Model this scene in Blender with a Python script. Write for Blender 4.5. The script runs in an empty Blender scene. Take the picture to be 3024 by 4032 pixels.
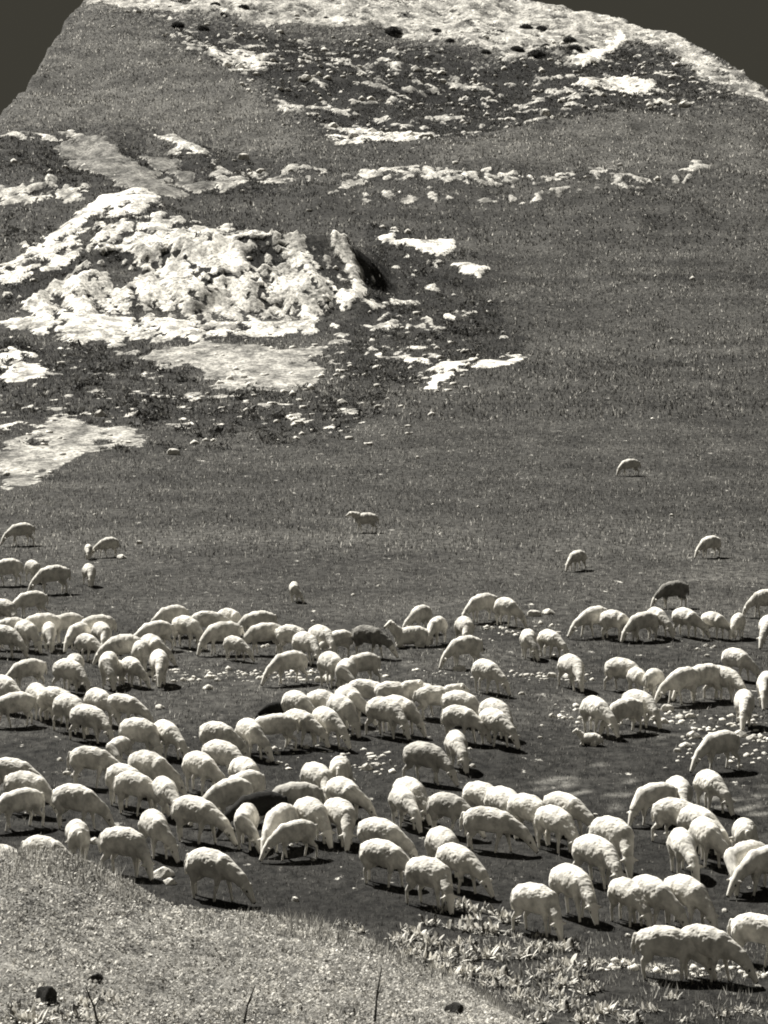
import bpy, bmesh, math, random
import numpy as np
from mathutils import Vector, Matrix

random.seed(7)
rng = np.random.default_rng(11)
sc = bpy.context.scene
C = sc.collection

# ------------------------------------------------------------------ camera
CAM_H = 10.8
F = 11430.0                       # focal length in pixels of the 3024 x 4032 photograph
PITCH = math.atan(1176.0 / F)
cd = bpy.data.cameras.new('camera')
cd.sensor_fit = 'VERTICAL'
cd.sensor_height = 36.0
cd.sensor_width = 27.0
cd.lens = F / 4032.0 * 36.0
cd.clip_start = 0.5
cd.clip_end = 6000.0
cam = bpy.data.objects.new('camera', cd)
C.objects.link(cam)
cam.location = (0, 0, CAM_H)
cam.rotation_euler = (math.pi / 2 - PITCH, 0, 0)
sc.camera = cam

# ------------------------------------------------------------------ world: deep toned sky, darkest low down
world = bpy.data.worlds.new('World')
sc.world = world
world.use_nodes = True
nt = world.node_tree
nt.nodes.clear()
out = nt.nodes.new('ShaderNodeOutputWorld')
bg = nt.nodes.new('ShaderNodeBackground')
tc = nt.nodes.new('ShaderNodeTexCoord')
sp = nt.nodes.new('ShaderNodeSeparateXYZ')
rp = nt.nodes.new('ShaderNodeValToRGB')
nt.links.new(tc.outputs['Generated'], sp.inputs[0])
nt.links.new(sp.outputs['Z'], rp.inputs[0])
nt.links.new(rp.outputs[0], bg.inputs['Color'])
nt.links.new(bg.outputs[0], out.inputs['Surface'])
cr = rp.color_ramp
cr.elements[0].position = 0.0
cr.elements[0].color = (0.0216, 0.0202, 0.0158, 1)
cr.elements[1].position = 0.75
cr.elements[1].color = (0.040, 0.039, 0.036, 1)
e = cr.elements.new(0.16)
e.color = (0.0216, 0.0202, 0.0158, 1)
bg.inputs['Strength'].default_value = 1.0

# ------------------------------------------------------------------ sun: high, beyond the flock
SUN_DIR = Vector((-0.42, 0.52, 0.80)).normalized()
sd = bpy.data.lights.new('sun', 'SUN')
sd.energy = 5.0
sd.angle = math.radians(0.5)
sd.color = (1.0, 0.975, 0.92)
sun = bpy.data.objects.new('sun', sd)
C.objects.link(sun)
sun.rotation_euler = SUN_DIR.to_track_quat('Z', 'Y').to_euler()
sun.location = SUN_DIR * 600

sc.cycles.filter_width = 1.9
vs = sc.view_settings
vs.view_transform = 'Standard'
vs.look = 'None'
vs.exposure = 1.13
vs.gamma = 1.0
vs.use_curve_mapping = False


# ------------------------------------------------------------------ helpers
def tag(o, label=None, cat=None, group=None, kind=None):
    if label: o['label'] = label
    if cat: o['category'] = cat
    if group: o['group'] = group
    if kind: o['kind'] = kind
    return o


def make_mesh(name, verts, faces_flat, per):
    """verts (n,3); faces_flat int array; per = vertices per face"""
    me = bpy.data.meshes.new(name)
    verts = np.asarray(verts, dtype=np.float32)
    ff = np.asarray(faces_flat, dtype=np.int32).ravel()
    nf = len(ff) // per
    me.vertices.add(len(verts))
    me.vertices.foreach_set('co', verts.ravel())
    me.loops.add(len(ff))
    me.loops.foreach_set('vertex_index', ff)
    me.polygons.add(nf)
    me.polygons.foreach_set('loop_start', np.arange(nf, dtype=np.int32) * per)
    me.polygons.foreach_set('loop_total', np.full(nf, per, dtype=np.int32))
    me.update(calc_edges=True)
    return me


def set_attr(me, name, arr):
    a = me.attributes.new(name, 'FLOAT', 'POINT')
    a.data.foreach_set('value', np.asarray(arr, dtype=np.float32))


def smooth(me):
    me.polygons.foreach_set('use_smooth', np.ones(len(me.polygons), dtype=bool))


# numpy value noise
_tab = rng.random((256, 256))


def vnoise(x, y, seed=0):
    x = np.asarray(x, float) + seed * 17.31
    y = np.asarray(y, float) + seed * 9.77
    xi = np.floor(x).astype(int); yi = np.floor(y).astype(int)
    fx = x - xi; fy = y - yi
    fx = fx * fx * (3 - 2 * fx); fy = fy * fy * (3 - 2 * fy)
    a = _tab[xi % 256, yi % 256]; b = _tab[(xi + 1) % 256, yi % 256]
    c = _tab[xi % 256, (yi + 1) % 256]; d = _tab[(xi + 1) % 256, (yi + 1) % 256]
    return (a * (1 - fx) + b * fx) * (1 - fy) + (c * (1 - fx) + d * fx) * fy


def fbm(x, y, seed=0, octv=4, gain=0.5):
    s = 0; amp = 1; tot = 0
    for i in range(octv):
        s = s + amp * vnoise(x * 2 ** i, y * 2 ** i, seed + i * 3)
        tot += amp; amp *= gain
    return s / tot


# ------------------------------------------------------------------ terrain height
def tan_row(v):
    """tangent of the elevation angle of a photo row"""
    return math.tan(math.atan((2016.0 - v) / F) - PITCH)


_py = [45, 105, 122.5, 158.5, 184, 218.5, 257, 300, 351, 390]
_pr = [None, None, 1847, 1500, 1300, 1000, 700, 400, 100, -100]
_pz = [0.0 if r is None else max(0.0, CAM_H + y * tan_row(r)) for y, r in zip(_py, _pr)]
_py += [430, 480, 600]
_pz += [_pz[-1] + 6, _pz[-1] + 2, -5.0]
_ty = np.arange(0, 700, 1.0)
_tz = np.interp(_ty, _py, _pz)
_k = np.exp(-0.5 * (np.arange(-24, 25) / 8.0) ** 2); _k /= _k.sum()
_tz = np.convolve(np.pad(_tz, 24, mode='edge'), _k, mode='valid')

# outline of the near knoll
_cu = np.array([-900, -300, 0, 180, 300, 500, 640, 800, 1000, 1250, 1450, 1600, 1800, 2050, 2300, 2900, 3800])
_cv = np.array([3420, 3370, 3362, 3350, 3385, 3480, 3560, 3590, 3600, 3645, 3705, 3785, 3865, 4030, 4240, 4650, 4800])
_cx = (_cu - 1512) / F * 30.5
_cz = np.array([CAM_H + 30.5 * tan_row(v) for v in _cv])


def edge_right(y):
    return np.interp(y, [0, 257, 305, 326, 342, 359, 370, 385, 420], [60, 50, 41.0, 38.2, 34.1, 27.9, 21.3, 12, 0])


_tb = [tan_row(v) for v in (1352, 950)]


def base_ground(x, y):
    """smooth profile of the slope with the steep eroded bank cut into its left side"""
    p = np.interp(y, _ty, _tz)
    u = 1512 + F * x / 196.0
    foot = 190.0 + 1.2 * np.sin(x * 0.55) + 0.8 * np.sin(x * 1.7 + 1)
    trow = np.interp(u, [-200, 60, 220, 330, 480, 640, 760, 1200, 1320, 1430], [1190, 1150, 1070, 1010, 1010, 1000, 955, 925, 935, 990])
    top = CAM_H + 200.0 * ((2016 - trow) / F - math.tan(PITCH)) / (1 + (2016 - trow) / F * math.tan(PITCH))
    zf = np.interp(foot, _ty, _tz)
    f = np.clip((y - foot) / (201.0 - foot), 0, 1)
    f = f + 0.10 * np.sin(f * math.pi * 2) * 0.6
    face = zf + (top - zf) * f
    b = np.where(y < foot, p, face)
    w = np.clip((y - 203) / 26.0, 0, 1); w = w * w * (3 - 2 * w)
    b = b * (1 - w) + p * w
    side = np.clip((1570 - u + 26 * np.sin(y * 1.1)) / 200.0, 0, 1); side = side * side * (3 - 2 * side)
    return p * (1 - side) + np.maximum(b, p) * side


def height(x, y):
    x = np.asarray(x, float); y = np.asarray(y, float)
    base = base_ground(x, y)
    hill = np.clip((y - 130) / 120.0, 0, 1)
    flat = np.clip((y - 44) / 10.0, 0, 1)
    base = base + flat * (fbm(x / 14, y / 22, 1, 3) - 0.5) * (0.25 + 3.0 * hill)
    base = base + flat * (fbm(x / 3.0, y / 5.0, 5, 3) - 0.5) * (0.10 + 0.9 * hill)
    # far flat lands either side of the hill
    e = np.clip(-37.9 + 0.8 * (fbm(y / 6, y * 0, 8, 3) - 0.5) - x, 0, None)
    e = np.where(y > 245, e, np.clip(e - (245 - y) * 0.8, 0, None))
    er = np.clip(x - edge_right(y) - 0.8 * (fbm(y / 5, y * 0, 9, 3) - 0.5), 0, None)
    er = np.where(y > 245, er, np.clip(er - (245 - y) * 0.8, 0, None))
    low = -6.0
    drop = 3.0 * e + 2.2 * er
    base = np.where(drop > 0, np.maximum(base - drop, np.minimum(base, low)), base)
    # foreground: slope under the photographer, knoll at left
    zc = np.interp(x, _cx, _cz)
    near = np.where(y < 10, 9.1 - 0.21 * y,
           np.where(y < 24, 7.0 + (y - 10) * (3.85 - 7.0) / 14,
           np.where(y < 30.5, 3.85 + (y - 24) * (zc - 3.85) / 6.5,
           np.where(y < 40, zc * np.clip(1 - (y - 30.5) / 9.5, 0, 1) ** 1.35, 0.0))))
    near = near + 0.10 * (fbm(x / 1.2, y / 1.2, 12, 3) - 0.5) * (y < 29) 
    wide = np.clip(1 - (np.abs(x) - 30) / 60, 0, 1)
    near = near * wide + (1 - wide) * 0
    z = np.where(y < 44, np.maximum(near, 0), base)
    z = np.where((y < 44), z, base)
    # blend 40..48
    return z


def height1(x, y):
    return float(height(np.array([x]), np.array([y]))[0])


CP, SP = math.cos(PITCH), math.sin(PITCH)


def ray(u, v):
    r = (np.asarray(u, float) - 1512) / F
    up = -(np.asarray(v, float) - 2016) / F
    return r, CP + up * SP, -SP + up * CP


_T = np.concatenate([np.arange(20, 130, 0.25), np.arange(130, 520, 0.5)])


def ground(u, v, tmin=20.0, real=True):
    """photo pixel -> first point of the real terrain on that sight line"""
    dx, dy, dz = ray(u, v)
    T = _T[_T >= tmin]
    x = dx * T; y = dy * T; z = CAM_H + dz * T
    h = height(x, y)
    s = z - h
    idx = np.where(s <= 0)[0]
    if len(idx) == 0:
        return None
    i = idx[0]
    if i > 0:
        f = s[i - 1] / (s[i - 1] - s[i])
        t = T[i - 1] + f * (T[i] - T[i - 1])
    else:
        t = T[0]
    px, py = dx * t, dy * t
    return float(px), float(py), height1(px, py)


# ------------------------------------------------------------------ what grows or lies bare, outlined on the ground
def P(pts, s=1.0, ox=0.0, oy=0.0):
    return [(ox + a * s, oy + b * s) for a, b in pts]


K = 0.9114
# (outline, ground tone, bare coverage, bare tone)  None = leave
REG = []


def reg(poly, gt=None, bc=None, bt=None):
    REG.append((poly, gt, bc, bt))


# light turf of the upper left slope
reg([(330, 60), (900, 130), (1000, 330), (1200, 480), (1250, 600), (700, 560), (300, 480), (0, 520), (0, 300)], gt=0.075)
reg([(1700, 560), (2200, 490), (2700, 430), (3100, 430), (3100, 700), (1700, 700)], gt=0.065)
# rocky scrub band below the crest, with recess shade put into its dark tone
reg([(640, 130), (1000, 130), (1500, 150), (1850, 230), (2150, 200), (2400, 150), (2700, 150), (3100, 380), (3100, 410), (2800, 430),
     (2400, 460), (2150, 490), (1900, 520), (1650, 560), (1400, 560), (1100, 420), (900, 260), (700, 210)], gt=0.030, bc=0.26, bt=0.42)
reg([(2380, 150), (2640, 150), (2680, 230), (2560, 280), (2250, 300), (2300, 240)], gt=0.035, bc=0.06)
reg([(2250, 330), (2300, 300), (2480, 280), (2560, 320), (2560, 380), (2400, 350), (2320, 340)], bc=0.8, bt=0.7)
reg([(2560, 300), (2900, 330), (2950, 400), (2750, 425), (2650, 400)], gt=0.04, bc=0.1)
reg([(2300, 400), (2560, 400), (2560, 440), (2300, 465)], gt=0.035, bc=0.05)
# pale crest
reg([(345, -60), (2170, -60), (2400, 55), (2650, 145), (2850, 245), (3060, 380), (3060, 420), (2850, 345), (2680, 225), (2520, 150), (2420, 160),
     (2330, 230), (2260, 245), (2230, 190), (2150, 205), (2000, 215), (1850, 190), (1700, 150), (1500, 105), (1100, 100), (700, 70), (500, 55), (340, 40)],
    gt=0.14, bc=0.66, bt=0.42)
reg([(2270, 250), (2300, 205), (2400, 150), (2460, 120), (2430, 180), (2330, 240)], bc=1.0, bt=0.85)
# dark lip below the crest
reg([(340, 55), (520, 62), (700, 85), (760, 120), (560, 110), (420, 80)], gt=0.04, bc=0.05)
reg([(600, 75), (1050, 105), (1080, 125), (760, 130), (600, 105)], gt=0.045, bc=0.10)
# stones at the foot of the band
reg([(1280, 490), (1700, 500), (1720, 560), (1300, 550)], gt=0.05, bc=0.5, bt=0.7)
reg([(800, 190), (1050, 210), (1060, 290), (880, 290)], bc=0.55, bt=0.6)
# left dark shoulder and striped bare slips
reg([(0, 560), (340, 540), (900, 560), (1100, 700), (1150, 780), (900, 800), (0, 790)], gt=0.050)
reg([(0, 535), (320, 530), (330, 552), (0, 560)], bc=0.6, bt=0.5)
reg(P([(220, 630), (290, 615), (360, 590), (440, 600), (560, 690), (700, 780), (800, 860), (740, 885), (560, 880), (480, 800), (350, 740), (300, 670)], K), bc=0.93, bt=0.17)
reg(P([(620, 655), (700, 680), (760, 700), (830, 780), (950, 800), (910, 845), (830, 850), (750, 780), (640, 690)], K), bc=0.9, bt=0.15)
reg(P([(670, 570), (780, 580), (900, 640), (900, 662), (760, 630)], K), bc=0.95, bt=0.5)
reg(P([(940, 700), (1050, 740), (1250, 720), (1400, 740), (1380, 790), (1150, 810), (960, 850), (900, 800)], K), bc=0.5, bt=0.4)
reg(P([(0, 830), (180, 830), (350, 850), (340, 900), (180, 900), (0, 900)], K), bc=0.6, bt=0.45)
# trodden stony trace curving to the right
reg(P([(-200, 800), (0, 770), (250, 765), (500, 780), (750, 790), (900, 755), (1050, 750), (1160, 795), (1280, 770), (1390, 705), (1415, 725), (1300, 790), (1180, 825),
       (1000, 835), (750, 820), (450, 840), (0, 840), (-200, 860)], K, 1512), gt=0.06, bc=0.46, bt=0.45)
reg(P([(-250, 870), (350, 875), (700, 860), (990, 840), (980, 865), (700, 885), (350, 900), (-250, 900)], K, 1512), bc=0.36, bt=0.4)
# rock ridge at left
reg(P([(0, 250), (130, 170), (250, 120), (370, 50), (400, 20), (540, 0), (700, 20), (720, 60), (600, 100), (400, 110), (350, 190), (340, 280), (250, 300), (0, 345)], K, 0, 800), gt=0.06, bc=0.62, bt=0.66)
reg(P([(250, 130), (370, 50), (430, 10), (540, 0), (545, 70), (420, 100), (330, 110), (270, 150)], K, 0, 800), bc=0.97, bt=0.75)
reg(P([(60, 350), (180, 300), (340, 290), (330, 330), (200, 370), (190, 400), (60, 440), (0, 420), (0, 370)], K, 0, 800), gt=0.035, bc=0.05)  # dark strip below the ridge, scarp shade put into the ground tone
reg(P([(400, 130), (700, 110), (1100, 130), (1200, 160), (1220, 260), (1100, 290), (900, 330), (820, 370), (600, 300), (420, 290), (390, 200)], K, 0, 800), gt=0.05, bc=0.45, bt=0.6)
# the big pale eroded bank
reg(P([(220, 380), (370, 290), (460, 330), (480, 400), (560, 380), (600, 320), (720, 325), (820, 370), (900, 330), (830, 280), (720, 190), (740, 155), (900, 200), (940, 180),
       (1060, 190), (1050, 260), (1110, 290), (1235, 270), (1200, 150), (1310, 140), (1345, 220), (1395, 300), (1440, 360), (1500, 410), (1530, 440), (1500, 490), (1440, 400),
       (1440, 500), (1300, 570), (1100, 590), (1000, 600), (870, 615), (750, 600), (650, 600), (500, 620), (400, 610), (250, 600), (120, 570), (30, 540), (100, 450)], K, 0, 800),
    gt=0.05, bc=0.99, bt=0.58)
reg(P([(1420, 150), (1490, 170), (1565, 300), (1572, 400), (1530, 450), (1490, 490), (1450, 380), (1520, 380), (1500, 260), (1450, 220)], K, 0, 800), bc=0.95, bt=0.8)
reg(P([(1320, 170), (1400, 170), (1440, 250), (1510, 300), (1510, 360), (1440, 350), (1380, 290)], K, 0, 800), gt=0.05, bc=0.15, bt=0.4)
reg(P([(220, 400), (260, 430), (260, 540), (300, 600), (230, 590), (240, 480)], K, 0, 800), gt=0.04, bc=0.2)
reg(P([(900, 340), (1030, 335), (1000, 352), (930, 355), (905, 385), (890, 380)], K, 0, 800), gt=0.035, bc=0.0)
reg(P([(870, 540), (920, 560), (960, 600), (900, 620), (870, 600)], K, 0, 800), gt=0.03, bc=0.2)
reg(P([(1020, 510), (1090, 560), (1120, 600), (1040, 620), (1000, 580)], K, 0, 800), gt=0.03, bc=0.2)
reg(P([(570, 380), (590, 380), (600, 540), (580, 540)], K, 0, 800), gt=0.03, bc=0.0)
reg(P([(730, 230), (840, 290), (830, 305), (720, 250)], K, 0, 800), gt=0.03, bc=0.0)
reg(P([(400, 130), (700, 120), (720, 190), (800, 270), (740, 300), (600, 300), (430, 290), (390, 200)], K, 0, 800), bc=0.50, bt=0.6)
reg(P([(1060, 160), (1190, 150), (1225, 262), (1110, 285), (1050, 255)], K, 0, 800), gt=0.04, bc=0.35, bt=0.5)
for ax, ay, bx, by, w_ in [(560, 380, 590, 560, 11), (690, 470, 712, 560, 9), (866, 470, 882, 600, 11), (796, 530, 808, 612, 9), (1050, 395, 1072, 440, 9), (640, 500, 668, 585, 9), (985, 520, 1010, 600, 9),
                           (1362, 410, 1436, 520, 10), (380, 430, 430, 520, 10), (1175, 185, 1238, 272, 10), (940, 560, 950, 615, 8), (740, 560, 752, 612, 8), (1395, 340, 1450, 395, 9), (470, 400, 486, 500, 8),
                           (520, 560, 540, 612, 8), (1090, 290, 1040, 360, 9), (900, 345, 1040, 335, 8), (300, 420, 360, 470, 9), (1340, 320, 1372, 372, 8), (1200, 560, 1215, 590, 8), (620, 560, 640, 605, 8), (840, 290, 900, 320, 9)]:
    L0 = math.hypot(bx - ax, by - ay); ux_, uy_ = -(by - ay) / L0 * w_, (bx - ax) / L0 * w_
    reg(P([(ax + ux_ * .4, ay + uy_ * .4), ((ax + bx) / 2 + ux_, (ay + by) / 2 + uy_), (bx + ux_ * .7, by + uy_ * .7), (bx - ux_ * .7, by - uy_ * .7), ((ax + bx) / 2 - ux_ * .6, (ay + by) / 2 - uy_ * .6), (ax - ux_ * .4, ay - uy_ * .4)], K, 0, 800), gt=0.03, bc=0.0)
# dark bank under and beside it
reg(P([(1580, 130), (1800, 170), (2000, 300), (2150, 420), (2200, 560), (1900, 620), (1600, 560), (1560, 440), (1600, 300)], K, 0, 800), gt=0.042, bc=0.06, bt=0.6)
reg(P([(0, 600), (400, 625), (640, 610), (590, 680), (700, 745), (860, 770), (960, 800), (1300, 820), (1600, 810), (1500, 1000), (900, 980), (400, 960), (0, 1000)], K, 0, 800), gt=0.05, bc=0.17, bt=0.5)
reg(P([(1560, 480), (2200, 520), (2250, 640), (1900, 800), (1500, 790), (1400, 620), (1440, 530)], K, 0, 800), gt=0.045, bc=0.17, bt=0.5)
reg(P([(590, 680), (720, 632), (850, 620), (1000, 640), (1250, 640), (1390, 620), (1370, 690), (1380, 780), (1280, 812), (1000, 812), (940, 790), (950, 750), (870, 760),
       (820, 710), (700, 740), (650, 700)], K, 0, 800), bc=0.96, bt=0.30)
reg(P([(0, 640), (70, 640), (110, 680), (190, 720), (130, 770), (70, 790), (0, 765)], K, 0, 800), bc=0.85, bt=0.72)
reg(P([(0, 1030), (170, 1010), (180, 985), (280, 940), (400, 960), (520, 985), (650, 1010), (600, 1050), (450, 1060), (350, 1090), (300, 1110), (230, 1160), (130, 1200), (0, 1230)], K, 0, 800), bc=0.86, bt=0.34)
# pale ledges right of the bank
for pts in ([(0, 180), (60, 170), (110, 200), (180, 195), (300, 180), (335, 190), (330, 225), (260, 250), (200, 240), (110, 215), (0, 195)],
            [(290, 280), (340, 285), (430, 310), (420, 330), (320, 310)],
            [(175, 350), (235, 358), (235, 375), (180, 370)], [(20, 410), (60, 420), (140, 420), (140, 445), (60, 445)],
            [(260, 485), (330, 470), (400, 470), (380, 495), (270, 500)],
            [(50, 690), (100, 660), (160, 662), (215, 690), (200, 700), (140, 675), (90, 690)],
            [(230, 700), (390, 665), (390, 690), (310, 720), (290, 750), (320, 755), (230, 800), (180, 800), (240, 750)],
            [(385, 715), (420, 705), (585, 650), (570, 680), (500, 720), (430, 725)],
            [(-100, 430), (-60, 410), (10, 460), (-60, 470)], [(-60, 540), (0, 530), (50, 515), (40, 535), (-30, 550)]):
    reg(P(pts, K, 1512, 800), bc=0.97, bt=0.72)
reg(P([(250, 640), (400, 610), (600, 560), (640, 600), (560, 650), (400, 660), (300, 680)], K, 1512, 800), gt=0.035, bc=0.0)
# turf terracettes between the slope and flock
for a in ([(0, 1880), (600, 1820), (900, 1770), (1150, 1760), (900, 1800), (500, 1850), (0, 1910)],
          [(0, 1960), (420, 1940), (760, 1890), (420, 1960), (0, 1990)],
          [(1500, 1230), (2100, 1180), (2900, 1160), (2100, 1205), (1600, 1250)],  # darker band, terrace-lip shade put into the turf tone
          [(2600, 2240), (3024, 2230), (3024, 2300), (2700, 2300)]):
    reg(a, gt=0.05)
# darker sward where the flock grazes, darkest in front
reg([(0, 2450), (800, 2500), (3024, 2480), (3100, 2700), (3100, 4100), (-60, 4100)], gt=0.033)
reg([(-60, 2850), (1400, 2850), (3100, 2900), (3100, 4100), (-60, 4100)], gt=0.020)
reg([(600, 2650), (1500, 2630), (1500, 2700), (700, 2710)], gt=0.03)  # shade under tussocks and bank lip, painted as a darker turf band
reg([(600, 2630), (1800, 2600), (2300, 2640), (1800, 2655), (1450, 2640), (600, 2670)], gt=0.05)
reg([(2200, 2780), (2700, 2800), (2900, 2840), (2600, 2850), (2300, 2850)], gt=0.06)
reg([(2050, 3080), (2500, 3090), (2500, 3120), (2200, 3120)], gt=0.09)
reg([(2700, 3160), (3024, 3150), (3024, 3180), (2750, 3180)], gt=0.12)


def poly_mask(px, py, poly):
    inside = np.zeros(px.shape, bool)
    n = len(poly)
    j = n - 1
    for i in range(n):
        xi, yi = poly[i]; xj, yj = poly[j]
        if yi != yj:
            c = ((yi > py) != (yj > py)) & (px < (xj - xi) * (py - yi) / (yj - yi) + xi)
            inside ^= c
        j = i
    return inside


def photo_px(x, y, z):
    dz = z - CAM_H
    dep = y * CP - dz * SP
    up = y * SP + dz * CP
    dep = np.maximum(dep, 1.0)
    return 1512 + F * x / dep, 2016 - F * up / dep


# the outlines are turned into ground plan coordinates first, on the smooth terrain
def plan(poly):
    o = []
    n = len(poly)
    for i in range(n):
        (a, b), (c, d) = poly[i], poly[(i + 1) % n]
        k = max(1, int(math.hypot(c - a, d - b) / 60))
        for q in range(k):
            u, v = a + (c - a) * q / k, b + (d - b) * q / k
            dx, dy, dz = ray(u, v)
            T = _T[_T > 36] if v > 2300 else _T[_T > 60]
            s = (CAM_H + dz * T) - base_ground(dx * T, dy * T)
            idx = np.where(s <= 0)[0]
            if len(idx):
                i0 = max(idx[0], 1)
                f = s[i0 - 1] / (s[i0 - 1] - s[i0]) if s[i0 - 1] != s[i0] else 0
                t = T[i0 - 1] + f * (T[i0] - T[i0 - 1])
            else:
                t = 400.0
            o.append((dx * t, dy * t))
    return o


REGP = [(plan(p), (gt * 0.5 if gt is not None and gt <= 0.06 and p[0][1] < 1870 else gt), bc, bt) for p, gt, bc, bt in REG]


def cover(x, y):
    """ground tone, bare rock or soil amount, bare tone at plan positions"""
    wx = x + (fbm(x / 1.6, y / 2.5, 21, 3) - 0.5) * 2.2 * np.clip(y / 200, 0.2, 1) * np.where((y > 184) & (y < 206), 0.4, 1)
    wy = y + (fbm(x / 1.6, y / 2.5, 31, 3) - 0.5) * 5.0 * np.clip(y / 200, 0.1, 1) * np.where((y > 184) & (y < 206), 0.12, 1)
    gt = np.full(x.shape, 0.041)
    bc = np.full(x.shape, 0.012)
    bt = np.full(x.shape, 0.55)
    jx = wx + (rng.random(x.shape) + rng.random(x.shape) - 1) * 3.0 * np.clip(y / 200, 0.1, 1)
    jy = wy + (rng.random(x.shape) + rng.random(x.shape) - 1) * 10.0 * np.clip(y / 200, 0.1, 1)
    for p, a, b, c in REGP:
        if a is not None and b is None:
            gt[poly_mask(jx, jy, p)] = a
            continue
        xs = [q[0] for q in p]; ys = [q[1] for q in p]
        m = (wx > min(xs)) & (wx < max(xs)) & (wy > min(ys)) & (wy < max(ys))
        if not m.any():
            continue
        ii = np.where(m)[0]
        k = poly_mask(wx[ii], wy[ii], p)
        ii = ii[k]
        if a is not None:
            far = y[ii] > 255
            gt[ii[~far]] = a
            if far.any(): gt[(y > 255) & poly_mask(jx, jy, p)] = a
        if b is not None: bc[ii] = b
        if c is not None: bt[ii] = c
    # knoll: close cropped pale herb turf
    kn = (y < 31.5) & (y > 8)
    gt = np.where(kn, 0.13, gt)
    bc = np.where(y < 45, 0.0, bc)
    n = np.where(y > 262, fbm((x + 0.35 * y) / 1.6, y / 2.6, 42, 4, 0.75), fbm(x / 0.9, y / 2.2, 41, 3, 0.75))
    n = np.clip((n - 0.5) * 1.8 + 0.5, 0, 1)
    bare = np.clip((bc - n) / 0.10 + 0.5, 0, 1)
    bare = np.where(bc <= 0.02, 0, bare)
    bt = bt * (0.35 + 1.25 * np.clip((fbm(x / 0.7, y / 1.5, 43, 3, 0.7) - 0.28) / 0.44, 0, 1) * np.where(bc > 0.9, 1.0, 0.85))
    stk = fbm((x + 0.10 * (y - 195)) / 0.45, y / 1.8, 53, 3, 0.7)
    bt = np.where((bc > 0.94) & (y > 186) & (y < 204), np.maximum(bt, 0.46) * (0.25 + 1.3 * stk), bt)
    gt = gt * np.clip(0.55 + 0.9 * fbm(x / 22.0, y / 4.0, 59, 3, 0.6), 0.5, 1.5)
    gt = gt * np.clip(0.45 + 1.1 * fbm(x / 2.2, y / 2.6, 49, 4, 0.7), 0.4, 1.8)
    # gullies and cracks running down the bare banks, filled with dark plants
    st = np.abs(fbm((x + 0.25 * (y - 195)) / 1.2, y / 9.0, 45, 3, 0.6) - 0.5) * 2
    st2 = fbm((x - 0.1 * y) / 2.5, y / 2.2, 47, 3)
    crack = (y > 186) & (y < 206) & (bc > 0.86) & (bt > 0.35) & ((st < 0.032 + 0.08 * (st2 > 0.60) + 0.22 * np.clip((fbm(x / 2, y * 0, 57, 2) * 5 + 189 - y) / 4, 0, 1)) | ((st2 < 0.28) & (y > 196.5)))
    bare = np.where(crack, bare * 0.15, bare)
    gt = np.where(crack, 0.04, gt)
    return gt, bare, bt


# ------------------------------------------------------------------ materials
def mat(name):
    m = bpy.data.materials.new(name)
    m.use_nodes = True
    n = m.node_tree
    b = n.nodes['Principled BSDF']
    return m, n, b


def N(n, t, **kw):
    x = n.nodes.new(t)
    for k, v in kw.items():
        setattr(x, k, v)
    return x


WARM = (1.0, 0.965, 0.88)


def tint(v, w=WARM):
    return (v * w[0], v * w[1], v * w[2], 1)


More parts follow.
